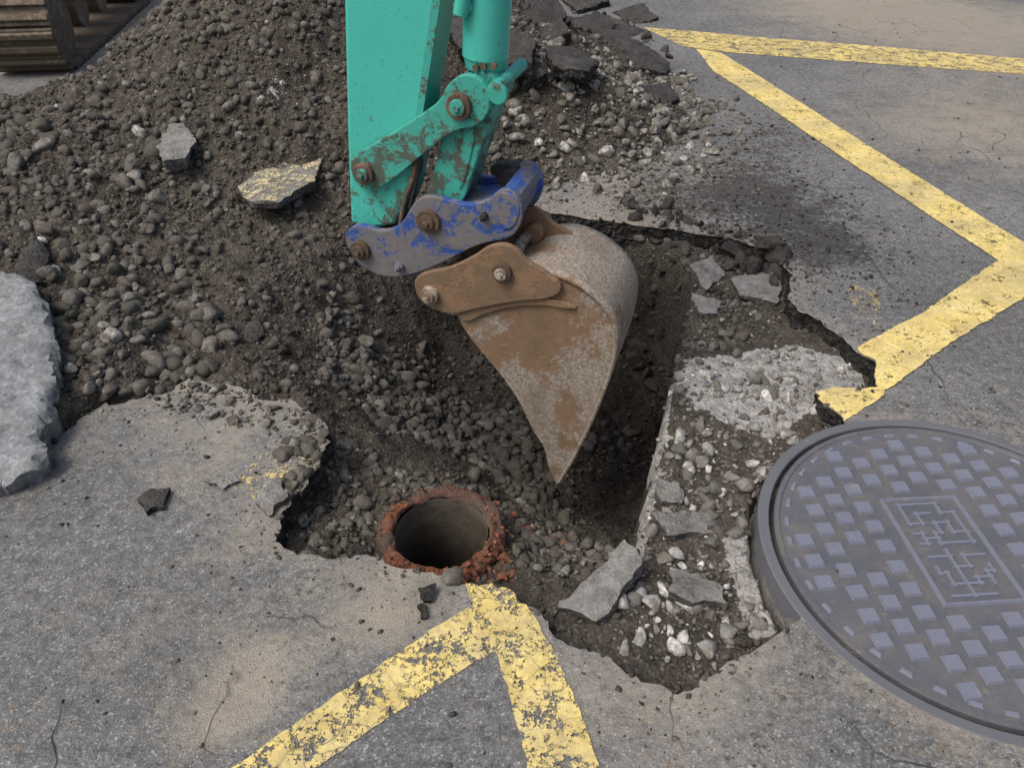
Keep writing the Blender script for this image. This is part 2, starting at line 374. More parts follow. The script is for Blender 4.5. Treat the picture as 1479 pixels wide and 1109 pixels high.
put(nt, b.inputs['Base Color'], c); b.inputs['Roughness'].default_value = .9
put(nt, b.inputs['Normal'], bump(nt, noi(nt, p, 90, 5, .8), 1.0, .014))

# ------------------------------------------------------------------ mesh helpers
def mesh_np(name, V, Fc, mat, smooth=True, parent=None, attrs=None):
    V = np.asarray(V, np.float32); Fc = np.asarray(Fc, np.int32)
    me = bpy.data.meshes.new(name); m, k = Fc.shape
    me.vertices.add(len(V)); me.vertices.foreach_set('co', V.ravel())
    me.loops.add(m*k); me.loops.foreach_set('vertex_index', Fc.ravel())
    me.polygons.add(m); me.polygons.foreach_set('loop_start', np.arange(0, m*k, k, dtype=np.int32))
    me.update(calc_edges=True)
    me.polygons.foreach_set('use_smooth', np.full(m, smooth))
    for kk, a in (attrs or {}).items():
        at = me.attributes.new(kk, 'FLOAT', 'POINT'); at.data.foreach_set('value', np.asarray(a, np.float32))
    me.materials.append(mat)
    ob = bpy.data.objects.new(name, me); bpy.context.collection.objects.link(ob)
    if parent: ob.parent = parent
    return ob
def empty(name, parent=None):
    e = bpy.data.objects.new(name, None); bpy.context.collection.objects.link(e)
    e.empty_display_size = .1
    if parent: e.parent = parent
    return e
def cdt(bounds, pts):
    vs = []; ed = []
    for B in bounds:
        s = len(vs); n = len(B); vs += [Vector((float(q[0]), float(q[1]))) for q in B]
        ed += [(s+i, s+(i+1) % n) for i in range(n)]
    vs += [Vector((float(q[0]), float(q[1]))) for q in pts]
    r = delaunay_2d_cdt(vs, ed, [], 0, 1e-6, True)
    V = np.array([[q.x, q.y] for q in r[0]]); T = np.array([list(t) for t in r[2]])
    mp = {}
    for i, o in enumerate(r[3]):
        for q in o: mp[q] = i
    return V, T, mp
def compact(V, T):
    u, inv = np.unique(T.ravel(), return_inverse=True)
    return V[u], inv.reshape(T.shape)

# ------------------------------------------------------------------ soil terrain
xs = np.arange(-5.0, 2.3, .0115); ys = np.concatenate([np.arange(.75, 3.6, .0105), np.arange(3.6, 7.6, .018)])
X, Y = np.meshgrid(xs, ys); Z = height(X, Y)
ny, nx = X.shape
idx = np.arange(nx*ny).reshape(ny, nx)
Q = np.stack([idx[:-1, :-1], idx[:-1, 1:], idx[1:, 1:], idx[1:, :-1]], -1).reshape(-1, 4)
palepoly = np.array(Gs([(955, 545), (1010, 515), (1100, 490), (1230, 510), (1262, 555), (1200, 600), (1130, 660), (1120, 800), (1130, 930), (1080, 930), (1050, 860), (1040, 790), (1020, 740), (960, 740), (935, 700)], -.08))
paleA = np.array(Gs([(985, 520), (1100, 500), (1235, 515), (1255, 555), (1180, 605), (1110, 640), (1000, 600), (960, 560)], -.08))
paleB = np.array(Gs([(1090, 660), (1125, 660), (1115, 800), (1130, 925), (1075, 930), (1050, 850), (1030, 780), (1080, 760)], -.08))
palewall = np.array(Gs([(968, 540), (958, 590), (948, 640), (938, 700), (928, 760), (918, 805)], -.09))
spots = [(90, 430, .12), (280, 560, .1), (200, 560, .12), (1040, 400, .15), (420, 250, .2)]
trench = np.array([[.32, 2.0], [.62, 3.3], [.2, 3.35]])
def attrs_at(x, y, z):
    pale = .5*(1-sst(sd(palepoly, x, y), -.04, .06))
    pale = np.maximum(pale, .9*(1-sst(sd(paleA, x, y), -.05, .05)))
    pale = np.maximum(pale, .9*(1-sst(sd(paleB, x, y), -.05, .05)))
    pale = np.maximum(pale, 1.3*(1-sst(pdist(palewall, x, y, False), .010, .035)))*sst(z, -.24, -.13)
    for u, v, s in spots:
        q = G(u, v); pale = np.maximum(pale, .6*np.exp(-((x-q[0])**2+(y-q[1])**2)/(2*s*s)))
    pit_shade = sst(-z, .14, .75)  # painted pit shade: grows with depth, stronger along the trench walls
    pit_shade = np.maximum(pit_shade, sst(-z, .1, .36)*np.exp(-(pdist(trench, x, y, False)/.32)**2))
    return pale, pit_shade
pale, pit_shade = attrs_at(X.ravel(), Y.ravel(), Z.ravel())
mesh_np('excavated_soil', np.stack([X.ravel(), Y.ravel(), Z.ravel()], 1), Q, M_soil, True, None, {'pale': pale, 'pit_shade': pit_shade})

# ------------------------------------------------------------------ asphalt sheet
gx, gy = np.meshgrid(np.arange(-5.5, 5.5, .055), np.arange(.3, 9.5, .055))
gp = np.stack([gx.ravel(), gy.ravel()], 1)+rng.uniform(-.012, .012, (gx.size, 2))
dd = pdist(A0, gp[:, 0], gp[:, 1]); gp = gp[(~pip(A, gp[:, 0], gp[:, 1])) & (dd > .035)]
S = 150.0
V2, T, mp = cdt([[(-S, -S), (S, -S), (S, S), (-S, S)], A], gp)
cen = V2[T].mean(1); T = T[~pip(A, cen[:, 0], cen[:, 1])]
V2, T = compact(V2, T)
dA = pdist(A0, V2[:, 0], V2[:, 1])
def spot(x, y, u, v, s):
    q = G(u, v); return np.exp(-((x-q[0])**2+(y-q[1])**2)/(2*s*s))
dx, dy = V2[:, 0], V2[:, 1]
dust = .55*np.exp(-dA/.14)
for u, v, s, a in [(1250, 15, .8, .95), (1430, 190, .6, .85), (1479, 60, 1.0, .75), (190, 40, .9, .9), (110, 0, 1.2, 1.0), (560, 880, .1, .9), (380, 970, .08, .9), (310, 1040, .08, .8), (230, 900, .2, .3), (1000, 230, .4, .4), (900, 270, .3, .6), (1090, 1000, .1, .4), (300, 640, .2, .5), (900, 1050, .15, .4)]:
    dust = dust+a*spot(dx, dy, u, v, s)
soot = np.zeros(len(dx))
for u, v, s, a in [(1150, 320, .3, .6), (1060, 250, .35, .6), (1200, 370, .2, .5), (930, 290, .25, .5), (1100, 1040, .06, .6), (1130, 190, .3, .5)]:
    soot = soot+a*spot(dx, dy, u, v, s)
T = T[:, ::-1] if np.cross(V2[T[0, 1]]-V2[T[0, 0]], V2[T[0, 2]]-V2[T[0, 0]]) < 0 else T
mesh_np('asphalt_road', np.column_stack([V2, zas(dx, dy, dA)]), T, M_asph, True, None, {'dust': np.clip(dust, 0, 1.2), 'soot': np.clip(soot, 0, 1)})

def edge_wall(run, inward_sign, s):
    n = len(run); t = np.gradient(run, axis=0); t /= np.linalg.norm(t, axis=1)[:, None]+1e-9
    nm = np.stack([-t[:, 1], t[:, 0]], 1)*inward_sign
    L = np.cumsum(np.r_[0, np.linalg.norm(np.diff(run, axis=0), axis=1)])
    top = zas(run[:, 0], run[:, 1]); rows = []
    K = 9
    for j in range(K):
        f = j/(K-1)
        off = 0 if j == 0 else (.012*fbm(L*18, np.full(n, f*3), 3, s)+.006*vn(L*70, np.full(n, f*9), s+2)-.004+.012*f)
        rows.append(np.column_stack([run+nm*(np.zeros(n)+off)[:, None], top-.095*f*(1+.15*vn(L*12, np.full(n, 2.), s))]))
    V = np.concatenate(rows); ii = np.arange(K*n).reshape(K, n)
    Fq = np.stack([ii[:-1, :-1], ii[:-1, 1:], ii[1:, 1:], ii[1:, :-1]], -1).reshape(-1, 4)
    return V, Fq
ra = A[:len(nr)]; rb = A[len(nr)+len(arc):]
road = bpy.data.objects['asphalt_road']
for i, run in enumerate((ra, rb)):
    V, Fq = edge_wall(run, 1, 3+i*10)
    mesh_np('broken_edge_%d' % (i+1), V, Fq, M_edge, False, road)

# ------------------------------------------------------------------ road markings
def marking(name, px, mat, zo=.004, parent=None):
    P = np.array(Gs(px)); P = rough(P, .015, .004, 25, .003, 90, 5)
    mn, mx = P.min(0), P.max(0)
    gx, gy = np.meshgrid(np.arange(mn[0], mx[0], .03), np.arange(mn[1], mx[1], .03))
    q = np.stack([gx.ravel(), gy.ravel()], 1); q = q[pip(P, q[:, 0], q[:, 1])]
    q = q[pdist(P, q[:, 0], q[:, 1]) > .008]
    V2, T, _ = cdt([P, A], q)
    c = V2[T].mean(1); T = T[pip(P, c[:, 0], c[:, 1]) & ~pip(A, c[:, 0], c[:, 1])]
    V2, T = compact(V2, T)
    a, b_, c_ = V2[T[:, 0]], V2[T[:, 1]], V2[T[:, 2]]
    cr = (b_[:, 0]-a[:, 0])*(c_[:, 1]-a[:, 1])-(b_[:, 1]-a[:, 1])*(c_[:, 0]-a[:, 0])
    T[cr < 0] = T[cr < 0][:, ::-1]
    return mesh_np(name, np.column_stack([V2, zas(V2[:, 0], V2[:, 1])+zo]), T, mat, True, parent)
marks = empty('yellow_road_markings')
marking('line_a', [(928, 40), (1479, 86), (1650, 100), (1650, 122), (1479, 109), (1040, 76), (985, 68)], M_paintW, parent=marks)
marking('line_b', [(1005, 72), (1042, 78), (1475, 350), (1600, 425), (1560, 455), (1438, 376), (1100, 150), (1030, 104)], M_paint, zo=.0055, parent=marks)
marking('line_c', [(1440, 378), (1500, 335), (1560, 375), (1472, 436), (1372, 498), (1282, 562), (1262, 562), (1240, 500), (1330, 455)], M_paint, zo=.007, parent=marks)
marking('line_d', [(1165, 556), (1282, 556), (1276, 570), (1216, 612)], M_paint, parent=marks)
marking('line_e', [(655, 888), (700, 868), (760, 905), (715, 940), (640, 985), (560, 1040), (455, 1112), (300, 1220), (150, 1230), (330, 1112), (480, 1010), (580, 940)], M_paintW, parent=marks)
marking('line_f', [(668, 830), (735, 840), (772, 885), (800, 940), (830, 1010), (868, 1112), (900, 1220), (790, 1220), (762, 1112), (735, 1000), (708, 925), (682, 870)], M_paintW, zo=.0055, parent=marks)
marking('line_patch', [(1225, 415), (1250, 410), (1275, 430), (1262, 470), (1235, 460)], M_paintF, parent=marks)
marking('line_trace', [(330, 700), (380, 655), (460, 610), (470, 640), (420, 690), (370, 720)], M_paintF, parent=marks)

# ------------------------------------------------------------------ rubble slabs
def chunk(name, P, z, th, tilt=(0, 0), mat=M_chunk, s=0, res=.022, amp=.006, paint=None):
    P = np.array(P, float)
    P = rough(P, res*.6, .014, 14, .006, 60, s)
    mn, mx = P.min(0), P.max(0)
    gx, gy = np.meshgrid(np.arange(mn[0], mx[0], res), np.arange(mn[1], mx[1], res))
    q = np.stack([gx.ravel(), gy.ravel()], 1)+rng.uniform(-.3*res, .3*res, (gx.size, 2))
    q = q[pip(P, q[:, 0], q[:, 1])]; q = q[pdist(P, q[:, 0], q[:, 1]) > res*.4]
    V2, T, mp = cdt([P], q)
    c = V2[T].mean(1); T = T[pip(P, c[:, 0], c[:, 1])]
    a, b_, c_ = V2[T[:, 0]], V2[T[:, 1]], V2[T[:, 2]]
    cr = (b_[:, 0]-a[:, 0])*(c_[:, 1]-a[:, 1])-(b_[:, 1]-a[:, 1])*(c_[:, 0]-a[:, 0])
    T[cr < 0] = T[cr < 0][:, ::-1]
    n = len(V2); c0 = P.mean(0)
    de = pdist(P, V2[:, 0], V2[:, 1])
    zt = amp*fbm(V2[:, 0]*16, V2[:, 1]*16, 3, s+2)-.35*th*np.exp(-de/.012)*(.35+.35*vn(V2[:, 0]*30, V2[:, 1]*30, s))
    zb = -th+3*amp*fbm(V2[:, 0]*12, V2[:, 1]*12, 3, s+9)
    top = np.column_stack([V2, zt]); bot = np.column_stack([c0+(V2-c0)*.93, zb])
    bi = [mp[i] for i in range(len(P))]
    K = 5; B = V2[bi]; rings = []
    L = np.cumsum(np.r_[0, np.linalg.norm(np.diff(B, axis=0), axis=1)])
    for j in range(1, K):
        f = j/K
        o = 1-.05*f+(.035*fbm(L*16, np.full(len(B), f*4), 3, s+4))
        rings.append(np.column_stack([c0+(B-c0)*o[:, None], zt[bi]*(1-f)+zb[bi]*f]))
    V = np.concatenate([top, bot]+rings)
    m = len(B)
    R = [np.array(bi)]+[2*n+j*m+np.arange(m) for j in range(K-1)]+[np.array(bi)+n]
    tri = [T, T[:, ::-1]+n]
    for r0, r1 in zip(R[:-1], R[1:]):
        r0n, r1n = np.roll(r0, -1), np.roll(r1, -1)
        tri += [np.stack([r0, r1, r1n], 1), np.stack([r0, r1n, r0n], 1)]
    T2 = np.concatenate(tri)
    R3 = np.array(Euler((tilt[0], tilt[1], 0)).to_matrix())
    V = V-np.array([c0[0], c0[1], 0]); V = V@R3.T+np.array([c0[0], c0[1], z])
    ob = mesh_np(name, V, T2, mat, False)
    bm = bmesh.new(); bm.from_mesh(ob.data); bmesh.ops.recalc_face_normals(bm, faces=bm.faces)
    for f in bm.faces: f.smooth = True
    for e in bm.edges:
        if e.calc_face_angle(0) > .6: e.smooth = False
    bm.to_mesh(ob.data); bm.free()
    if paint:
        tp = top[:, :].copy(); tp[:, 2] += .003
        tp = (tp-np.array([c0[0], c0[1], 0]))@R3.T+np.array([c0[0], c0[1], z])
        mesh_np('paint_remains', tp, T, paint, True, ob)
    return ob
def cpx(name, px, z, th, tilt=(0, 0), mat=M_chunk, s=0, **k):
    if z is None:
        u = sum(q[0] for q in px)/len(px); v = sum(q[1] for q in px)/len(px)
        z = hit(u, v+8)[2]+th*.55
    return chunk(name, Gs(px, z), z, th, tilt, mat, s, **k)
cpx('concrete_slab', [(-170, 395), (0, 402), (45, 410), (70, 445), (76, 500), (66, 560), (45, 590), (55, 625), (10, 650), (-170, 690)], .17, .2, (.10, .12), M_conc, 3, amp=.012, res=.02)
N_ = None
cl = [
 ([(803, 858), (845, 832), (905, 788), (928, 822), (880, 876), (852, 890)], -.015, .055, (.15, -.25), M_chunkL),
 ([(938, 738), (1000, 734), (1042, 742), (1040, 764), (965, 776)], -.045, .03, (.0, .06), M_chunkL),
 ([(960, 815), (1000, 826), (1045, 848), (1052, 870), (1000, 864), (966, 850)], -.04, .035, (.05, -.05), M_chunkL),
 ([(360, 722), (380, 694), (408, 690), (417, 712), (385, 740)], .02, .035, (.1, 0), M_chunkL),
 ([(196, 722), (215, 706), (247, 702), (240, 728), (215, 738)], .022, .03, (0, .1), M_chunk),
 ([(222, 208), (240, 188), (266, 184), (282, 202), (262, 220), (234, 222)], N_, .05, (.15, 0), M_chunkL),
 ([(750, 5), (790, -4), (818, 12), (800, 34), (760, 36)], N_, .08, (.25, .25), M_chunk),
 ([(818, 34), (870, 26), (942, 37), (936, 50), (880, 54), (830, 50)], N_, .07, (.12, .12), M_chunk),
 ([(868, 62), (920, 60), (972, 80), (964, 92), (915, 88), (872, 80)], N_, .07, (.12, .15), M_chunk),
 ([(704, 54), (745, 46), (775, 60), (765, 84), (722, 84)], N_, .08, (.1, -.1), M_chunk),
 ([(785, 70), (830, 58), (866, 80), (845, 104), (798, 100)], N_, .08, (-.05, .15), M_chunk),
 ([(640, 30), (680, 26), (700, 50), (660, 62)], N_, .08, (.1, -.2), M_chunk),
 ([(650, -30), (720, -35), (735, 0), (680, 8)], N_, .1, (.1, .1), M_chunk),
 ([(800, -15), (850, -22), (880, 2), (835, 14)], N_, .08, (.0, -.1), M_chunk),
 ([(885, 15), (930, 10), (950, 26), (915, 32)], N_, .05, (.1, -.1), M_chunk),
 ([(925, 128), (960, 118), (985, 135), (960, 150), (930, 148)], N_, .06, (.1, .2), M_chunk),
 ([(740, -20), (775, -22), (780, 0), (745, 4)], N_, .08, (.0, .3), M_chunk),
 ([(775, 38), (812, 32), (822, 50), (785, 58)], N_, .08, (.1, -.3), M_chunk),
 ([(740, 92), (780, 88), (792, 106), (755, 112)], N_, .05, (.1, -.1), M_chunk),
 ([(995, 386), (1030, 373), (1046, 394), (1022, 412)], -.03, .04, (.2, .1), M_chunkL),
 ([(1058, 402), (1110, 390), (1134, 412), (1122, 434), (1070, 428)], -.045, .03, (.0, .05), M_chunkL),
 ([(955, 350), (985, 345), (992, 372), (962, 380)], -.1, .06, (.5, .1), M_chunk),
 ([(1000, 425), (1040, 432), (1035, 450), (1005, 448)], -.05, .03, (.1, .1), M_chunkL),
 ([(602, 845), (628, 842), (630, 865), (608, 868)], .02, .02, (.1, .1), M_edge),
 ([(600, 875), (622, 872), (618, 892), (604, 893)], .014, .014, (.1, 0), M_edge),
 ([(295, 690), (330, 683), (345, 690), (325, 703)], .016, .018, (.0, .1), M_chunkL),
 ([(950, 690), (985, 700), (990, 722), (955, 728)], -.035, .04, (.1, .1), M_chunkL),
 ([(22, 378), (55, 350), (70, 366), (58, 392), (32, 398)], N_, .08, (.2, .2), M_chunk),
 ([(350, 472), (375, 464), (383, 480), (362, 492)], N_, .04, (.2, .2), M_chunk),
]
for i, (px, z, th, ti, mt) in enumerate(cl):
    cpx('asphalt_chunk' if i == 0 else 'asphalt_chunk.%03d' % i, px, z, th, ti, mt, 20+i*3, res=.02, amp=.006 if z is not None else .016)
cpx('painted_asphalt_chunk', [(342, 268), (380, 240), (430, 224), (466, 228), (452, 258), (402, 286), (360, 288)], hit(405, 262)[2]+.016, .045, (.05, 0), M_chunkL, 77, paint=M_paintB)

# ------------------------------------------------------------------ stones
def ico(sub):
    bm = bmesh.new(); bmesh.ops.create_icosphere(bm, subdivisions=sub, radius=1)
    V = np.array([v.co[:] for v in bm.verts]); Fc = np.array([[v.index for v in f.verts] for f in bm.faces]); bm.free()
    return V, Fc
def variants(sub, n, ang):
    V0, Fc = ico(sub); out = []
    for i in range(n):
        V = V0.copy()
        V *= (1+.2*(vn(V[:, 0]*1.5+i*9, V[:, 1]*1.5+V[:, 2], i)))[:, None]
        for _ in range(9 if ang else 5):
            d = rng.normal(size=3); d /= np.linalg.norm(d)
            pr = V@d; th = rng.uniform(.35, .75) if ang else rng.uniform(.55, .88)
            V -= np.maximum(pr-th, 0)[:, None]*d*(.98 if ang else .85)
        V *= np.array([1, rng.uniform(.55, .95), rng.uniform(.45, .8)])
        out.append(V)
    return out, Fc
def scatter(name, x, y, z, size, tone, mat, sub=2, ang=False, sink=.2, smooth=True):
    n = len(x); NVAR = 14; vs, Fc = variants(sub, NVAR, ang)
    k = rng.integers(0, NVAR, n); VV = []; FF = []; TT = []; WW = []; off = 0
    yaw = rng.uniform(0, 2*PI, n); tx = rng.normal(0, .5, n); ty = rng.normal(0, .5, n)
    _, pit_shade = attrs_at(x, y, z)
    for j in range(NVAR):
        ix = np.where(k == j)[0]
        if len(ix) == 0: continue
        ca, sa = np.cos(yaw[ix]), np.sin(yaw[ix]); cx, sx = np.cos(tx[ix]), np.sin(tx[ix]); cy, sy = np.cos(ty[ix]), np.sin(ty[ix])
        o = np.zeros(len(ix)); l = o+1
        Rz = np.stack([ca, -sa, o, sa, ca, o, o, o, l], 1).reshape(-1, 3, 3)
        Rx = np.stack([l, o, o, o, cx, -sx, o, sx, cx], 1).reshape(-1, 3, 3)
        Ry = np.stack([cy, o, sy, o, l, o, -sy, o, cy], 1).reshape(-1, 3, 3)
        R = Rx@Ry@Rz
        P = np.einsum('nij,vj->nvi', R, vs[j])*size[ix][:, None, None]
        P += np.stack([x[ix], y[ix], z[ix]+size[ix]*sink], 1)[:, None, :]
        nv = len(vs[j]); VV.append(P.reshape(-1, 3))
        FF.append((Fc[None]+(np.arange(len(ix))*nv)[:, None, None]+off).reshape(-1, 3)); off += nv*len(ix)
        TT.append(np.repeat(tone[ix], nv)); WW.append(np.repeat(pit_shade[ix], nv))
    return mesh_np(name, np.concatenate(VV), np.concatenate(FF), mat, smooth, None, {'tone': np.concatenate(TT), 'pit_shade': np.concatenate(WW)})
def inpoly(px, n, z=0.0):
    P = np.array(Gs(px, z)); mn, mx = P.min(0), P.max(0); o = np.zeros((0, 2))
    while len(o) < n:
        q = rng.uniform(mn, mx, (n*3, 2)); q = q[pip(P, q[:, 0], q[:, 1])]; o = np.concatenate([o, q])
    return o[:n]
def dirtpts(n, thr=-.3, ledge=.15):
    o = np.zeros((0, 2))
    while len(o) < n:
        q = rng.uniform([-4.6, .8], [1.7, 7.0], (n*2, 2))
        ok = (pip(A0, q[:, 0], q[:, 1]) | (mound(q[:, 0], q[:, 1]) > -.01))
        cl = vn(q[:, 0]*2.2, q[:, 1]*2.2, 5)+.8*vn(q[:, 0]*6, q[:, 1]*6, 6)
        ok &= (cl+rng.uniform(-.6, .6, len(q))) > thr
        ok &= ~(pip(palepoly, q[:, 0], q[:, 1]) & (rng.uniform(0, 1, len(q)) > ledge))
        o = np.concatenate([o, q[ok]])
    return o[:n]
def clean(q):
    ok = (np.hypot(q[:, 0]-PC[0], q[:, 1]-PC[1]) > PRO+.02) & (np.hypot(q[:, 0]-MC[0], q[:, 1]-MC[1]) > MR+.02)
    return q[ok]
def logn(n, m, s, lo, hi): return np.clip(m*np.exp(rng.normal(0, s, n)), lo, hi)
def put_st(name, q, m, s, lo, hi, t0, t1, mat, **k):
    q = clean(q); n = len(q)
    scatter(name, q[:, 0], q[:, 1], ground_z(q[:, 0], q[:, 1]), logn(n, m, s, lo, hi), np.clip(rng.uniform(t0, t1, n)+rng.exponential(.06, n), 0, 1), mat, **k)
put_st('soil_clods', dirtpts(15000, -.8), .011, .5, .004, .045, 0, 1, M_soil, sub=2, ang=True, sink=.0)
put_st('loose_gravel', dirtpts(24000, -.5), .0075, .45, .003, .018, .0, .55, M_stone, sub=1, ang=True)
put_st('pebbles', dirtpts(4200, .15), .017, .4, .009, .036, .0, .55, M_stone, sub=2, sink=.05)
q = np.concatenate([dirtpts(200, .3), inpoly([(0, 240), (150, 220), (260, 300), (250, 400), (330, 470), (300, 540), (110, 590), (60, 400), (0, 390)], 250), inpoly([(480, 500), (600, 540), (740, 560), (790, 650), (790, 700), (740, 720), (690, 680), (560, 670), (480, 600)], 90, -.5)])
put_st('cobbles', q, .03, .3, .018, .062, .05, .6, M_stone, sub=3, sink=.1)
near = [(470, 640), (560, 660), (700, 690), (760, 720), (900, 760), (920, 800), (880, 860), (780, 860), (745, 850), (740, 740), (560, 720), (550, 800), (430, 790), (410, 750)]
q = np.concatenate([inpoly([(480, 560), (600, 560), (740, 560), (790, 650), (800, 700), (780, 780), (740, 740), (690, 680), (560, 670), (480, 640)], 750, -.5), inpoly([(0, 230), (200, 210), (330, 240), (480, 260), (300, 330), (280, 540), (110, 590), (60, 400), (0, 390)], 420), inpoly([(180, 120), (320, 150), (480, 180), (480, 230), (300, 200), (180, 180)], 260, .15), inpoly(near, 170, -.2)])
put_st('river_pebbles', q, .022, .3, .012, .04, .0, .55, M_stone, sub=2, sink=.1)
q = np.concatenate([inpoly([(650, 120), (830, 105), (1000, 95), (1030, 170), (930, 240), (760, 270), (680, 240)], 1300, .05), inpoly([(880, 180), (1060, 130), (1100, 200), (960, 290), (850, 300)], 200)])
put_st('crushed_gravel', q, .022, .5, .008, .06, .3, .85, M_stone, sub=2, ang=True)
q = np.concatenate([inpoly([(955, 560), (1120, 500), (1240, 530), (1180, 600), (1105, 700), (1100, 900), (1040, 970), (900, 950), (860, 890), (930, 800)], 900, -.07), inpoly([(940, 600), (1040, 620), (1030, 800), (1060, 940), (930, 960), (900, 880), (940, 700)], 220, -.07)])
put_st('broken_rubble', q, .0065, .85, .003, .036, .0, .9, M_pale, sub=2, ang=True)
q = np.concatenate([inpoly([(985, 380), (1100, 400), (1130, 450), (1080, 490), (980, 520)], 260, -.07), inpoly([(200, 560), (280, 545), (470, 595), (470, 640), (430, 680), (380, 620), (250, 600)], 260), inpoly(near, 700, -.2)])
put_st('rubble_fragments', q, .009, .6, .004, .03, .05, .75, M_stone, sub=2, ang=True)
q = np.concatenate([inpoly([(630, 10), (760, -20), (860, -20), (950, 20), (980, 90), (900, 110), (800, 120), (700, 110), (640, 70)], 260, .1), inpoly([(900, 330), (985, 350), (1010, 430), (990, 480), (930, 420)], 60, -.15), inpoly([(1000, 345), (1110, 370), (1140, 420), (1060, 400)], 60, -.08)])
put_st('asphalt_rubble', q, .03, .5, .01, .085, .0, 1., M_black2, sub=2, ang=True, smooth=False)
nn = 26000
q = rng.uniform([-3.5, .7], [3.5, 7.0], (nn*3, 2)); dA_ = pdist(A0, q[:, 0], q[:, 1]); out = ~pip(A, q[:, 0], q[:, 1])
pr = .9*np.exp(-dA_/.16)+.05+.4*np.exp(-(((q[:, 0]-.95)/.6)**2+((q[:, 1]-3.2)/.7)**2)); q = q[out & (rng.uniform(0, 1, len(q)) < pr)]
put_st('asphalt_crumbs', q, .0035, .6, .0015, .015, .0, .85, M_crumb, sub=1, ang=True)
q = np.concatenate([rng.normal([.95, 3.1], [.4, .45], (2600, 2)), rng.normal([1.1, 4.0], [.3, .5], (900, 2))]); q = q[~pip(A, q[:, 0], q[:, 1])]
put_st('black_grit', q, .0045, .6, .002, .016, .0, .8, M_black2, sub=1, ang=True)
q = np.concatenate([inpoly([(740, 730), (830, 750), (830, 790), (760, 800)], 40, -.25), inpoly([(545, 790), (640, 815), (730, 800), (750, 840), (640, 845), (560, 825)], 160, -.13), inpoly([(560, 690), (700, 690), (740, 740), (600, 700)], 30, -.15)])
q = q[np.hypot(q[:, 0]-PC[0], q[:, 1]-PC[1]) > PRO]
put_st('red_clay_fragments', q, .008, .55, .003, .02, .0, .8, M_clay, sub=2, ang=True)

# ------------------------------------------------------------------ clay pipe
pipe = empty('clay_sewer_pipe')
NS = 256; th = np.linspace(0, 2*PI, NS, endpoint=False)
prof_o = [(PRO-.006, -.6), (PRO-.004, -.3), (PRO-.002, -.2), (PRO, -.16), (PRO, -.14), (PRO, -.125), (PRO, -.112), (PRO-.003, -.102), (PRO-.01, -.098), (PRO-.018, -.097), (PRO-.026, -.097), (PRI+.008, -.099), (PRI+.002, -.104), (PRI, -.112), (PRI-.002, -.12)]
prof_i = [(PRI-.002, -.12), (PRI-.003, -.15), (PRI-.004, -.2), (PRI-.004, -.3), (PRI-.004, -.5), (PRI-.004, -1.24)]
def lathe(name, prof, mat, cen, jit, parent, s=0, chip=0, smooth=True):
    V = []; n = len(prof)
    for r, z in prof:
        rr = r+jit*fbm(np.cos(th)*3+z*20, np.sin(th)*3+z*9, 3, s)*2; zz = z+jit*1.3*fbm(np.cos(th)*5+r*90, np.sin(th)*5, 3, s+5)*(z > -.16)
        if chip:
            a = fbm(np.cos(th)*14+z*60+r*50, np.sin(th)*14+r*70, 4, s+11, .65); wz = np.clip((z+.2)/.08, 0, 1); wr = np.clip((r-PRI)/.012, 0, 1)
            rr = rr+chip*a*wz*wr; zz = zz+chip*1.3*fbm(np.cos(th)*12+r*140, np.sin(th)*12+z*90, 4, s+31, .65)*wz*wr-.022*sst(fbm(np.cos(th)*2.2, np.sin(th)*2.2+r*8, 2, s+77), .05, .4)*wz*wr
        V.append(np.column_stack([cen[0]+rr*np.cos(th), cen[1]+rr*np.sin(th), np.zeros(NS)+zz]))
    V = np.concatenate(V); ii = np.arange(n*NS).reshape(n, NS); i2 = np.roll(ii, -1, 1)
    Fq = np.stack([ii[:-1], i2[:-1], i2[1:], ii[1:]], -1).reshape(-1, 4)
    return mesh_np(name, V, Fq, mat, smooth, parent)
lathe('rim', prof_o, M_pipe, PC, .005, pipe, 0, .016)
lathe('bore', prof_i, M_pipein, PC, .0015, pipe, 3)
aa = rng.uniform(-2.6, .9, 150); rr_ = rng.uniform(PRI+.008, PRO+.03, 150)
qx, qy = PC[0]+rr_*np.cos(aa), PC[1]+rr_*np.sin(aa)
scatter('rim_crumbs', qx, qy, np.where(rr_ < PRO, -.1, -.14), logn(150, .007, .5, .003, .018), rng.uniform(0, .9, 150), M_clay, sub=2, ang=True).parent = pipe

# ------------------------------------------------------------------ manhole
mh = empty('manhole_cover')
lathe('frame', [(MR+.004, -.14), (MR+.002, -.001), (MR-.002, .001), (.510, .001), (.507, -.002), (.505, -.03)], M_ironf, MC, 0, mh, smooth=False)
lathe('lid', [(.494, -.03), (.494, -.001), (.492, .002), (.480, .002), (.477, -.002), (.0001, -.002)], M_iron, MC, 0, mh, smooth=False)
lathe('seat', [(.52, -.03), (.4, -.03)], M_black, MC, 0, mh)
bm = bmesh.new(); ra_ = math.radians(4)
def frust(cx, cy, w, h, z0, z1, rot=0.0, ins=.0035):
    vs = []
    for z, i in ((z0-.001, 0), (z1, ins)):
        for sx, sy in ((-1, -1), (1, -1), (1, 1), (-1, 1)):
            px_, py_ = sx*(w/2-i), sy*(h/2-i)
            px_, py_ = px_*math.cos(rot)-py_*math.sin(rot)+cx, px_*math.sin(rot)+py_*math.cos(rot)+cy
            X_ = px_*math.cos(ra_)-py_*math.sin(ra_)+MC[0]; Y_ = px_*math.sin(ra_)+py_*math.cos(ra_)+MC[1]
            vs.append(bm.verts.new((X_, Y_, z)))
    bm.faces.new(vs[4:8])
    for i in range(4): bm.faces.new((vs[i], vs[(i+1) % 4], vs[(i+1) % 4+4], vs[i+4]))
BX, BY, BW, BH = -.04, .02, .21, .35
pit = .069
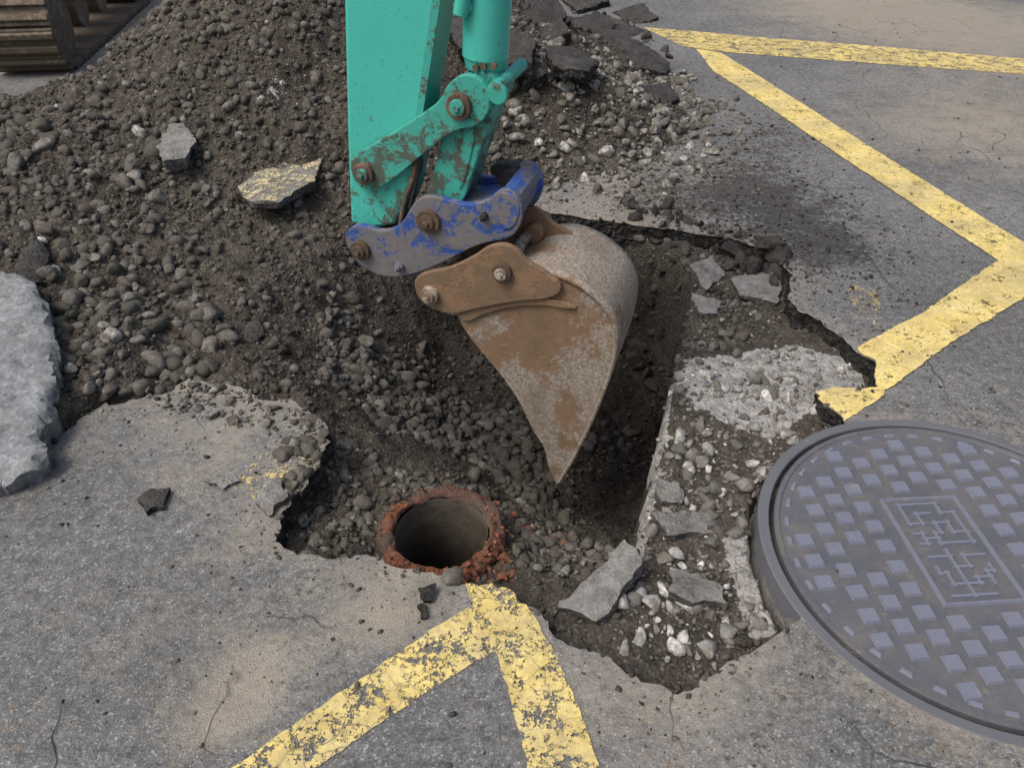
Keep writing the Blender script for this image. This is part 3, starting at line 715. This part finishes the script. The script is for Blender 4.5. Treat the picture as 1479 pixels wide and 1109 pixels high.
for i in range(-8, 9):
    for j in range(-8, 9):
        cx = i*pit; cy = j*pit+(pit/2 if i % 2 else 0)
        if abs(cx-BX) < BW/2+.026 and abs(cy-BY) < BH/2+.026: continue
        if math.hypot(cx, cy) > .435: continue
        if math.hypot(cx+.25, cy-.0) < .03: continue
        frust(cx, cy, .044, .044, -.001, .006, random.uniform(-.03, .03))
for k in range(40):
    a = k*2*PI/40
    frust(.459*math.cos(a), .459*math.sin(a), .014, .03, -.001, .003, a)
for sx in (-1, 1): frust(BX+sx*BW/2, BY, .012, BH+.012, -.001, .0055)
for sy in (-1, 1): frust(BX, BY+sy*BH/2, BW-.012, .012, -.001, .0052)
gl = [["#######..", "#.....#..", "#.###.###", "#.#.....#", "###.###.#", "....#.#.#", "##.##.###", ".###....#", "##.######"],
      ["...#.....", "####.####", "...#.#...", "#..###..#", "##.#...##", ".#.#.###.", ".#####.#.", "...#.....", "#######.."]]
def glyph(g, cx, cy, s):
    n = 9
    for r in range(n):
        c0 = None
        for c in range(n+1):
            on = c < n and g[r][c] == '#'
            if on and c0 is None: c0 = c
            if not on and c0 is not None:
                if c-c0 > 1: frust(cx+((c0+c)/2-n/2)*s, cy+(n/2-r-.5)*s, (c-c0)*s, s*.5, -.001, .0048, 0, .001)
                c0 = None
    for c in range(n):
        r0 = None
        for r in range(n+1):
            on = r < n and g[r][c] == '#'
            if on and r0 is None: r0 = r
            if not on and r0 is not None:
                if r-r0 > 1: frust(cx+(c+.5-n/2)*s, cy+(n/2-(r0+r)/2)*s, s*.5, (r-r0)*s, -.001, .0051, 0, .001)
                r0 = None
glyph(gl[0], BX, BY+.083, .0175); glyph(gl[1], BX, BY-.083, .0175)
me = bpy.data.meshes.new('raised_pattern'); bmesh.ops.recalc_face_normals(bm, faces=bm.faces); bm.to_mesh(me); bm.free(); me.materials.append(M_iron2)
ob = bpy.data.objects.new('raised_pattern', me); bpy.context.collection.objects.link(ob); ob.parent = mh
sp_ = G(1222, 824); vs = [(sp_[0]+.026*math.cos(t), sp_[1]+.01*math.sin(t), .0015) for t in np.linspace(0, 2*PI, 24, endpoint=False)]
me = bpy.data.meshes.new('lifting_slot'); me.from_pydata(vs, [], [list(range(24))]); me.materials.append(M_black)
ob = bpy.data.objects.new('lifting_slot', me); bpy.context.collection.objects.link(ob); ob.parent = mh

# ------------------------------------------------------------------ excavator
exc = empty('excavator')
def chaikin(P, it):
    for _ in range(it):
        Q = []
        for i in range(len(P)):
            a = P[i]; b = P[(i+1) % len(P)]; Q += [a*.75+b*.25, a*.25+b*.75]
        P = Q
    return P
def addbevel(ob, w, seg=2):
    m = ob.modifiers.new('bevel', 'BEVEL'); m.width = w; m.segments = seg; m.limit_method = 'ANGLE'; m.angle_limit = math.radians(40)
def plate(name, px, k, th, mat, it=2, twin=None, bev=.004):
    P = chaikin([PK(u, v, k) for u, v in px], it)
    obs = []
    for kk in [k]+([twin] if twin is not None else []):
        bm = bmesh.new(); n = len(P)
        f = [bm.verts.new(q+NV*(kk-k)) for q in P]; r = [bm.verts.new(q+NV*(kk-k+th)) for q in P]
        bm.faces.new(f); bm.faces.new(r[::-1])
        for i in range(n): bm.faces.new((f[i], r[i], r[(i+1) % n], f[(i+1) % n]))
        bmesh.ops.recalc_face_normals(bm, faces=bm.faces)
        me = bpy.data.meshes.new(name); bm.to_mesh(me); bm.free(); me.materials.append(mat)
        ob = bpy.data.objects.new(name, me); bpy.context.collection.objects.link(ob); ob.parent = exc
        if bev: addbevel(ob, bev)
        obs.append(ob)
    return obs
def cyl(name, p0, p1, r0, r1, mat, seg=40, bev=.003, cap=True):
    p0, p1 = Vector(p0), Vector(p1); bm = bmesh.new()
    bmesh.ops.create_cone(bm, cap_ends=cap, segments=seg, radius1=r0, radius2=r1, depth=(p1-p0).length)
    q = (p1-p0).to_track_quat('Z', 'Y'); bmesh.ops.transform(bm, matrix=Matrix.Translation((p0+p1)/2)@q.to_matrix().to_4x4(), verts=bm.verts)
    for f in bm.faces: f.smooth = len(f.verts) == 4
    for e in bm.edges:
        if e.calc_face_angle(0) > .8: e.smooth = False
    me = bpy.data.meshes.new(name); bm.to_mesh(me); bm.free(); me.materials.append(mat)
    ob = bpy.data.objects.new(name, me); bpy.context.collection.objects.link(ob); ob.parent = exc
    if bev: addbevel(ob, bev)
    return ob
def pin(name, u, v, k0, k1, r, mat, **kw):
    c = PK(u, v, k0); return cyl(name, c, c+NV*(k1-k0), r, r, mat, **kw)
def boss(u, v, k, R, mat, matin=None, k1=.27):
    c = PK(u, v, k)
    cyl('boss', c-NV*.016, c+NV*.02, R, R, mat)
    cyl('pin', c-NV*.026, c+NV*(k1-k), R*.62, R*.62, matin or M_rust2)
    cyl('pin_bolt', c-NV*.036, c-NV*.02, R*.27, R*.27, matin or M_rust2, seg=6, bev=.001)
plate('arm', [(487, -1500), (905, -1500), (634, 0), (616, 120), (600, 220), (588, 285), (570, 326), (530, 332), (506, 322), (501, 200), (496, 0)], .1, .14, M_teal, 0, bev=.012)
plate('arm_edge_weld', [(624, 0), (636, 0), (602, 220), (590, 288), (582, 285), (594, 215)], .096, .006, M_tealD, 0, bev=0)
plate('side_link', [(503, 235), (516, 222), (560, 196), (605, 168), (636, 146), (646, 122), (668, 106), (692, 112), (708, 135), (706, 165), (688, 184), (656, 188), (612, 222), (566, 262), (540, 276), (514, 270)], .072, .022, M_tealD, 1, twin=.246)
boss(527, 250, .07, .032, M_rust2, M_tealD)
boss(664, 153, .07, .036, M_rust2, M_tealD)
plate('push_link', [(640, 190), (654, 150), (680, 120), (706, 130), (712, 160), (700, 200), (682, 250), (670, 292), (652, 300), (612, 290), (622, 262), (632, 225)], .105, .12, M_tealD, 1)
plate('push_link_rib', [(664, 200), (690, 180), (672, 262), (660, 280)], .1, .01, M_tealD, 1)
c0 = PK(701, 82, .17); c1 = PK(716, -260, .17)
cyl('bucket_cylinder', c0, c1, .063, .063, M_teal, 56)
cyl('cylinder_gland', c0-(c1-c0).normalized()*.03, c0+(c1-c0).normalized()*.004, .052, .06, M_teal, 56)
cyl('cylinder_rod', PK(698, 135, .17), c0, .032, .032, M_rust2, 32)
cyl('rod_eye', PK(698, 132, .11), PK(698, 132, .11)+NV*.12, .05, .05, M_tealD)
cyl('rod_pin', PK(712, 132, .05), PK(712, 132, .05)+NV*.25, .018, .018, M_tealD)
cyl('pin_flange', PK(718, 138, .045), PK(718, 138, .045)+NV*.02, .026, .026, M_tealD)
for i, (u, v) in enumerate([(697, 97), (712, 97), (686, 99)]):
    pin('gland_bolt', u, v, .1, .115, .009, M_rust2, seg=6, bev=0)
cyl('port_block', PK(665, 22, .1), PK(672, -20, .1), .02, .02, M_teal)
cyl('port_block', PK(656, 14, .1), PK(682, 10, .12), .015, .015, M_teal)
def hose(pts, r, mat, name='hydraulic_hose'):
    cu = bpy.data.curves.new(name, 'CURVE'); cu.dimensions = '3D'; cu.bevel_depth = r; cu.bevel_resolution = 4
    s = cu.splines.new('NURBS'); s.points.add(len(pts)-1)
    for p_, q in zip(s.points, pts): p_.co = (*q, 1)
    s.use_endpoint_u = True; s.order_u = 3; cu.materials.append(mat)
    o = bpy.data.objects.new(name, cu); bpy.context.collection.objects.link(o); o.parent = exc
hose([PK(602, 225, .09), PK(597, 262, .09), PK(585, 285, .085), PK(580, 312, .08), PK(578, 325, .08)], .007, M_rust2)
hose([PK(612, 200, .095), PK(604, 250, .095), PK(592, 300, .09)], .006, M_black)
plate('coupler_side_plate', [(497, 345), (503, 330), (520, 324), (552, 336), (580, 326), (597, 292), (618, 282), (650, 290), (676, 297), (705, 291), (722, 272), (742, 276), (756, 300), (752, 326), (738, 345), (704, 350), (676, 360), (640, 380), (600, 396), (566, 402), (540, 396), (512, 378)], .05, .022, M_blue, 2, twin=.252)
plate('coupler_body', [(612, 300), (700, 302), (738, 290), (744, 318), (730, 338), (690, 345), (640, 368), (620, 360)], .07, .19, M_blue, 1)
plate('coupler_crossbar', [(715, 276), (745, 282), (752, 305), (742, 330), (722, 335)], .045, .235, M_blue, 1)
boss(522, 360, .05, .033, M_rust2, M_rust2)
boss(620, 318, .05, .037, M_rust2, M_rust2)
boss(578, 384, .05, .015, M_blue, M_blue)
boss(700, 312, .05, .012, M_black, M_black)
pin('hook_pin', 736, 262, .2, .29, .035, M_black)
plate('coupler_hook', [(705, 240), (730, 234), (750, 245), (754, 268), (742, 274), (735, 256), (712, 258)], .22, .03, M_black, 2)
BWD = .31
mouth = [(655, 447), (672, 478), (698, 512), (728, 548), (752, 585), (770, 622), (786, 648), (792, 674), (803, 698)]
shell = [(803, 698), (828, 655), (852, 605), (872, 555), (884, 513), (886, 478), (874, 448), (852, 426), (826, 409), (796, 398), (765, 398), (720, 412), (685, 424), (655, 436)]
def catmull(P, m):
    out = []; n = len(P)
    for i in range(n-1):
        p0_, p1_, p2_, p3_ = P[max(i-1, 0)], P[i], P[i+1], P[min(i+2, n-1)]
        for j in range(m):
            t = j/m; out.append(.5*((2*p1_)+(p2_-p0_)*t+(2*p0_-5*p1_+4*p2_-p3_)*t*t+(3*p1_-p0_-3*p2_+p3_)*t**3))
    out.append(P[-1]); return out
SH = catmull([PK(u, v, 0) for u, v in shell], 5); MO = catmull([PK(u, v, 0) for u, v in mouth], 4)
def sideplate(k, th, name):
    P = MO[:-1]+SH[:-1]
    bm = bmesh.new(); n = len(P)
    f = [bm.verts.new(q+NV*k) for q in P]; r = [bm.verts.new(q+NV*(k+th)) for q in P]
    bm.faces.new(f); bm.faces.new(r[::-1])
    for i in range(n): bm.faces.new((f[i], r[i], r[(i+1) % n], f[(i+1) % n]))
    bmesh.ops.recalc_face_normals(bm, faces=bm.faces)
    me = bpy.data.meshes.new(name); bm.to_mesh(me); bm.free(); me.materials.append(M_rust)
    ob = bpy.data.objects.new(name, me); bpy.context.collection.objects.link(ob); ob.parent = exc; addbevel(ob, .003)
sideplate(0, .014, 'bucket_side_plate'); sideplate(BWD-.014, .014, 'bucket_side_plate')
cS = sum(SH, Vector())/len(SH)
outs = []
for i, q in enumerate(SH):
    t = (SH[min(i+1, len(SH)-1)]-SH[max(i-1, 0)]).normalized(); nrm = t.cross(NV).normalized()
    if nrm.dot(q-cS) < 0: nrm = -nrm
    outs.append(q+nrm*.006)
KN = 12; Vv = []
for q in outs:
    for j in range(KN+1):
        Vv.append(q+NV*(-.006+(BWD+.012)*j/KN))
ii = np.arange(len(outs)*(KN+1)).reshape(len(outs), KN+1)
Fq = np.stack([ii[:-1, :-1], ii[:-1, 1:], ii[1:, 1:], ii[1:, :-1]], -1).reshape(-1, 4)
ob = mesh_np('bucket_shell', np.array([v[:] for v in Vv]), Fq, M_rustS, True, exc)
sm = ob.modifiers.new('s', 'SOLIDIFY'); sm.thickness = .014; sm.offset = 0
plate('bucket_side_rib', [(660, 452), (700, 440), (745, 432), (790, 431), (815, 437), (838, 447), (812, 446), (788, 441), (745, 442), (702, 452), (672, 468)], -.012, .02, M_rustE, 1, bev=.003)
plate('bucket_ear', [(597, 412), (601, 400), (618, 393), (650, 388), (686, 370), (704, 356), (728, 352), (748, 362), (760, 378), (786, 392), (815, 414), (800, 432), (740, 436), (690, 446), (655, 455), (632, 450), (606, 436)], -.022, .02, M_rustE, 2, twin=.235)
boss(622, 425, -.022, .029, M_bright, M_bright)
boss(726, 392, -.022, .030, M_rust2, M_bright)
cyl('cross_tube', PK(770, 340, .2), PK(770, 340, .2)+NV*.12, .03, .03, M_rustE)
# crawler track
tc = Vector((G(100, 113)[0], G(100, 113)[1], 0)); R_ = .27; Lt = 1.9; NSH = 30
per = 2*Lt+2*PI*R_
ax = Vector((math.cos(.12), math.sin(.12), 0)); fw = Vector((-math.sin(.12), math.cos(.12), 0))
bm = bmesh.new()
def tpath(s):
    s = s % per
    if s < Lt: return (s, 0.0, 0.0)
    s -= Lt
    if s < PI*R_:
        a = s/R_; return (Lt+R_*math.sin(a), R_-R_*math.cos(a), a)
    s -= PI*R_
    if s < Lt: return (Lt-s, 2*R_, PI)
    s -= Lt; a = s/R_; return (-R_*math.sin(a), R_+R_*math.cos(a), PI+a)
for i in range(NSH):
    f0, z0, a = tpath(i*per/NSH)
    org = tc+fw*(f0+R_)+Vector((0, 0, z0+.02))
    tdir = fw*math.cos(a)+Vector((0, 0, 1))*math.sin(a); nd_ = tdir.cross(ax)
    if nd_.dot(org-(tc+fw*(R_+Lt/2)+Vector((0, 0, R_)))) < 0: nd_ = -nd_
    for (l0, l1, h0, h1) in ((-.085, .085, -.03, .008), (-.07, -.03, .008, .04), (.02, .06, .008, .035)):
        vs = []
        for w in (0.0, -.5):
            for l, h in ((l0, h0), (l1, h0), (l1, h1), (l0, h1)):
                vs.append(bm.verts.new(org+ax*w+tdir*l+nd_*h))
        for fc in ((0, 1, 2, 3), (7, 6, 5, 4), (0, 4, 5, 1), (1, 5, 6, 2), (2, 6, 7, 3), (3, 7, 4, 0)): bm.faces.new([vs[q] for q in fc])
bmesh.ops.recalc_face_normals(bm, faces=bm.faces)
me = bpy.data.meshes.new('crawler_track'); bm.to_mesh(me); bm.free(); me.materials.append(M_track)
ob = bpy.data.objects.new('crawler_track', me); bpy.context.collection.objects.link(ob); ob.parent = exc; addbevel(ob, .006)
for f0 in (0, .5, .95, 1.4, Lt):
    p_ = tc+fw*(f0+R_)+Vector((0, 0, R_)); cyl('track_wheel', p_-ax*.06, p_-ax*.44, R_-.03 if f0 in (0, Lt) else .12, R_-.03 if f0 in (0, Lt) else .12, M_track)

# ------------------------------------------------------------------ world / light / camera
w = bpy.data.worlds.new('World'); bpy.context.scene.world = w; w.use_nodes = True
nt = w.node_tree; bg = nt.nodes['Background']; sky = nt.nodes.new('ShaderNodeTexSky'); sky.sky_type = 'NISHITA'; sky.sun_disc = False
SE, SA = math.radians(58), math.radians(235)
sky.sun_elevation = SE; sky.sun_rotation = SA; sky.dust_density = 6; sky.air_density = 1.0; sky.ozone_density = .3
nt.links.new(sky.outputs[0], bg.inputs[0]); bg.inputs[1].default_value = .15
sd_ = Vector((math.sin(SA)*math.cos(SE), math.cos(SA)*math.cos(SE), math.sin(SE)))
L = bpy.data.lights.new('sun', 'SUN'); L.energy = 1.5; L.angle = math.radians(24); L.color = (1, .985, .95)
lo = bpy.data.objects.new('sun', L); bpy.context.collection.objects.link(lo); lo.rotation_euler = sd_.to_track_quat('Z', 'Y').to_euler(); lo.location = sd_*10
cam = bpy.data.cameras.new('camera'); co = bpy.data.objects.new('camera', cam); bpy.context.collection.objects.link(co)
cam.sensor_width = 36; cam.lens = 36*F/1479; cam.clip_end = 500; cam.clip_start = .05
co.location = (0, 0, H); co.rotation_euler = (PI/2-PIT, 0, 0)
sc = bpy.context.scene; sc.camera = co
sc.view_settings.view_transform = 'Standard'; sc.view_settings.look = 'None'; sc.view_settings.exposure = 0
